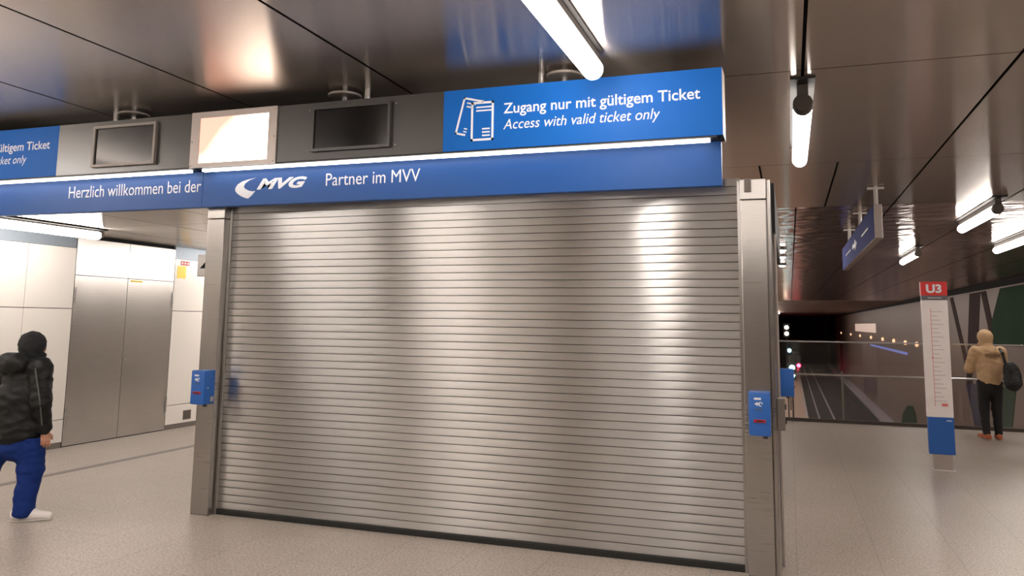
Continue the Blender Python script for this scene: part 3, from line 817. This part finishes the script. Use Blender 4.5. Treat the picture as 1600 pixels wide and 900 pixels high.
def head_prims(c, yaw, s=1.0):
    cz, sz = math.cos(yaw), math.sin(yaw)
    R_ = np.array([[cz, -sz, 0], [sz, cz, 0], [0, 0, 1]])
    T = lambda p: np.array(c) + R_ @ np.array(p) * s
    P = [ell(T((0, -.01, .02)), (.074 * s, .094 * s, .098 * s), R_), ell(T((0, .03, -.04)), (.058 * s, .066 * s, .078 * s), R_),
         cap(T((0, .05, -.095)), T((0, .03, -.08)), .026 * s, .03 * s),
         cap(T((0, .092, .018)), T((0, .108, -.022)), .010 * s, .016 * s),
         cap(T((-.018, .086, -.056)), T((.018, .086, -.056)), .009 * s, .009 * s),
         cap(T((-.04, .078, .032)), T((.04, .078, .032)), .012 * s, .012 * s)]
    for sd in (-1, 1):
        P.append(ell(T((sd * .075, -.01, -.005)), (.012 * s, .022 * s, .034 * s), R_))
        P.append(ell(T((sd * .033, .074, .012)), (.013 * s, .010 * s, .008 * s), R_))
    return P

def person(J, loc, rz, label, hands, headyaw):
    """one continuous body mesh from the joints J"""
    P = [cap(J['pel'], J['waist'], .125, .115), cap(J['waist'], J['chest'], .115, .13), cap(J['chest'], J['neck'], .11, .055), cap(J['neck'], J['head'], .052, .05)]
    for s in 'LR':
        P += [cap(J['sh' + s], J['chest'], .06, .11), cap(J['sh' + s], J['el' + s], .05, .04), cap(J['el' + s], J['wr' + s], .039, .026),
              cap(J['hip' + s], J['kn' + s], .085, .055), cap(J['kn' + s], J['an' + s], .052, .036), cap(J['an' + s], J['toe' + s], .035, .028)]
    P += head_prims(J['head'], headyaw)
    m = sdf_mesh(P, .011, .035)
    for hm in hands: m.add(hm.v, hm.f)
    o = m.build('person', 'skin', origin=(0, 0, 0), smooth=True)
    o['_o'] = [0, 0, 0]
    o.location = loc; o.rotation_euler = (0, 0, rz)
    return tag(o, label, 'person')

def A(*a): return np.array(a, float)
# --- person walking at the left, black jacket and blue trousers
J = dict(pel=A(0, 0, .86), waist=A(0, .01, 1.02), chest=A(0, .02, 1.24), neck=A(0, .03, 1.41), head=A(.0, .055, 1.515),
         shL=A(-.185, .01, 1.33), shR=A(.185, .01, 1.33), elL=A(-.31, .02, 1.06), elR=A(.26, -.03, 1.05), wrL=A(-.28, .22, .88), wrR=A(.235, .05, .80),
         hipL=A(-.09, 0, .82), hipR=A(.09, 0, .82), knL=A(-.24, -.10, .46), knR=A(.115, .05, .45), anL=A(-.44, -.36, .19), anR=A(.12, .0, .085),
         toeL=A(-.38, -.28, .045), toeR=A(.235, .095, .035))
LOC1, RZ1 = (-6.555, 5.50, 0), math.radians(-2)
hs1 = [hand(1, J['wrR'] + A(0, .008, -.02), (.02, .10, -1), (-.8, .5, 0), .5), hand(-1, J['wrL'], (.05, .6, -.8), (.8, .3, 0), .5)]
p1 = person(J, LOC1, RZ1, 'person in black hooded jacket and blue trousers walking past the gate on the left', hs1, math.radians(-10))
jk = [cap(A(0, 0, .80), A(0, .01, 1.05), .205, .205), cap(A(0, .01, 1.05), A(0, .015, 1.28), .205, .175), cap(A(-.16, .01, 1.31), A(.16, .01, 1.31), .095, .095), cap(A(0, .02, 1.34), A(0, .035, 1.43), .11, .085),
      ell((-.02, -.13, 1.37), (.19, .10, .10), rotx(.5)), cap(A(-.09, -.08, 1.40), A(.09, -.08, 1.40), .05, .05), cap(A(-.06, .11, 1.43), A(.06, .11, 1.43), .035, .035)]
for s, sg_ in (('L', -1), ('R', 1)):
    jk += [cap(J['sh' + s], J['el' + s], .098, .085), cap(J['el' + s], J['wr' + s], .083, .062)]
m = sdf_mesh(jk, .011, .035, cut=lambda F, P: np.maximum(F, .665 - P[..., 2] + .0 * P[..., 0]), wr=.014, wf=13)
jo = m.build('jacket', 'jacketblack', p1, smooth=True)
m = sdf_mesh([cap(A(.255, -.105, 1.33), A(.335, -.10, 1.06), .007, .007), cap(A(.335, -.10, 1.06), A(.30, -.03, .84), .007, .007)], .004, .004)
m.build('sleeve_piping', 'stripe', jo, smooth=True)
tp = [cap(A(0, 0, .74), A(0, 0, .66), .165, .16)]
for s in 'LR':
    tp += [cap(J['hip' + s], J['kn' + s], .135, .105), cap(J['kn' + s], J['an' + s] + A(0, 0, .0), .10, .088)]
def cutL(F, P):
    a = P[..., 2] - .72
    return np.maximum(np.maximum(F, a), .035 - P[..., 2])
m = sdf_mesh(tp, .011, .04, cut=cutL, wr=.013, wf=12, seed=3); m.build('trousers', 'jeans', p1, smooth=True)
for s in 'LR':
    an, toe = J['an' + s], J['toe' + s]; d = toe - an; d[2] = 0; d /= np.linalg.norm(d)
    up = A(0, 0, 1)
    heel = A(an[0], an[1], toe[2] if s == 'R' else an[2] - .05) - d * .055
    tip = toe + d * .05
    m = sdf_mesh([cap(heel + up * .018, (heel + tip) / 2 + up * .022, .043, .046), cap((heel + tip) / 2 + up * .018, tip, .046, .036), cap(heel + up * .05, an, .04, .046)], .008, .025,
                 cut=(lambda F, P: np.maximum(F, .012 - P[..., 2])) if s == 'R' else None)
    so = m.build('shoe', 'shoe', p1, smooth=True)
    m = sdf_mesh([cap(heel + up * -.022, (heel + tip) / 2 - up * .022, .040, .043), cap((heel + tip) / 2 - up * .022, tip - up * .022, .043, .036)], .008, .01,
                 cut=lambda F, P, z0=(heel[2] - .012 if s == 'L' else .014): np.maximum(np.maximum(F, P[..., 2] - z0 if s == 'R' else F), .0 - P[..., 2]))
    m.build('sole', 'sole', so, smooth=True)
# knitted hood: shell over the skull open at the face
hy = math.radians(-10)
def hoodmesh(c, yaw, s, wr, openr=.075):
    cz, sz = math.cos(yaw), math.sin(yaw); R_ = np.array([[cz, -sz, 0], [sz, cz, 0], [0, 0, 1]])
    c = np.array(c); T = lambda p: c + R_ @ (np.array(p) * s)
    face = T((0, .125, -.015))
    def cut(F, P):
        q = (P - face) @ R_ / np.array([.052, .06, .072]) / s
        return np.maximum(F, -(np.linalg.norm(q, axis=-1) - 1) * .07)
    return sdf_mesh([ell(T((0, -.006, .022)), (.102 * s, .120 * s, .118 * s), R_), cap(T((0, -.02, -.05)), T((0, -.01, -.12)), .082 * s, .085 * s), cap(T((-.05, .06, -.10)), T((.05, .06, -.10)), .035 * s, .035 * s)], .008, .03, cut=cut, wr=wr, wf=22)
hoodmesh(J['head'], hy, 1.0, .006).build('hood', 'knit', p1, smooth=True)

# --- person at the glass, tan hooded jacket
K = dict(pel=A(0, 0, .93), waist=A(0, .01, 1.09), chest=A(0, .02, 1.31), neck=A(0, .03, 1.49), head=A(-.01, .07, 1.625),
         shL=A(-.19, .01, 1.41), shR=A(.19, .01, 1.41), elL=A(-.25, .12, 1.13), elR=A(.25, .10, 1.13), wrL=A(-.12, .33, 1.17), wrR=A(.12, .34, 1.18),
         hipL=A(-.09, 0, .90), hipR=A(.09, 0, .90), knL=A(-.10, .02, .50), knR=A(.09, .03, .50), anL=A(-.10, -.02, .085), anR=A(.085, .0, .085),
         toeL=A(-.13, .14, .035), toeR=A(.115, .16, .035))
hs2 = [hand(1, K['wrR'], (-.5, .8, .4), (-.4, .2, .8), .6), hand(-1, K['wrL'], (.5, .8, .4), (.4, .2, .8), .6)]
p2 = person(K, (3.07, 15.15, 0), math.radians(8), 'person in tan hooded jacket and black trousers standing at the glass balustrade', hs2, math.radians(30))
jk = [cap(A(0, 0, .98), A(0, .01, 1.15), .175, .18), cap(A(0, .01, 1.15), A(0, .015, 1.36), .185, .165), cap(A(-.16, .01, 1.39), A(.16, .01, 1.39), .09, .09), cap(A(0, .02, 1.42), A(0, .04, 1.50), .11, .09)]
for s in 'LR': jk += [cap(K['sh' + s], K['el' + s], .092, .08), cap(K['el' + s], K['wr' + s], .078, .055)]
m = sdf_mesh(jk, .011, .035, cut=lambda F, P: np.maximum(F, .86 - P[..., 2]), wr=.011, wf=12, seed=8); jo = m.build('jacket', 'tan', p2, smooth=True)
m = MB(); m.box(-.11, .12, -.187, -.172, 1.33, 1.385, bev=.006); m.build('back_print', 'tandark', jo)
hoodmesh(K['head'], math.radians(30), 1.05, .004).build('hood', 'tan', p2, smooth=True)
m = sdf_mesh([ell(K['head'] + A(-.055, .075, .055), (.05, .05, .04)), ell(K['head'] + A(-.075, .05, .01), (.025, .04, .05))], .008, .02, wr=.004); m.build('hair', 'hair', p2, smooth=True)
tp = [cap(A(0, 0, .92), A(0, 0, .86), .15, .145)]
for s in 'LR': tp += [cap(K['hip' + s], K['kn' + s], .105, .078), cap(K['kn' + s], K['an' + s], .075, .056)]
m = sdf_mesh(tp, .011, .03, cut=lambda F, P: np.maximum(np.maximum(F, P[..., 2] - .95), .07 - P[..., 2]), wr=.008, wf=13, seed=5); m.build('trousers', 'blacktr', p2, smooth=True)
for s in 'LR':
    an, toe = K['an' + s], K['toe' + s]; d = toe - an; d[2] = 0; d /= np.linalg.norm(d)
    heel = A(an[0], an[1], .04) - d * .05; tip = toe + d * .04
    m = sdf_mesh([cap(heel, (heel + tip) / 2, .042, .045), cap((heel + tip) / 2, tip, .045, .034), cap(heel, an, .042, .045)], .008, .025, cut=lambda F, P: np.maximum(F, .012 - P[..., 2]))
    so = m.build('shoe', 'orange', p2, smooth=True)
    m = sdf_mesh([cap(heel, (heel + tip) / 2, .044, .047), cap((heel + tip) / 2, tip, .047, .036)], .008, .02, cut=lambda F, P: np.maximum(np.maximum(F, P[..., 2] - .02), -P[..., 2]))
    m.build('sole', 'sole', so, smooth=True)
bp_ = thing('backpack', (3.33, 14.84, .82), 'black backpack slung low on the right side of the person in tan', 'backpack')
c = A(3.33, 14.84, 0)
m = sdf_mesh([ell(c + A(0, 0, 1.02), (.13, .10, .21)), ell(c + A(.0, -.03, .93), (.12, .09, .12)), ell(c + A(-.03, 0, 1.17), (.09, .07, .1))], .01, .05, wr=.008); m.build('bag', 'pack', bp_, smooth=True)
m = sdf_mesh([ell(c + A(.02, -.10, .94), (.085, .05, .09))], .01, .03, wr=.005); m.build('front_pocket', 'pack', bp_, smooth=True)
m = sdf_mesh([cap(c + A(-.08, .0, 1.2), c + A(-.12, -.0, 1.40), .022, .022), cap(c + A(-.12, 0, 1.40), c + A(-.12, .15, 1.46), .022, .022)], .008, .02); m.build('strap', 'pack', bp_, smooth=True)

for o in bpy.data.objects:
    if '_o' in o: del o['_o']
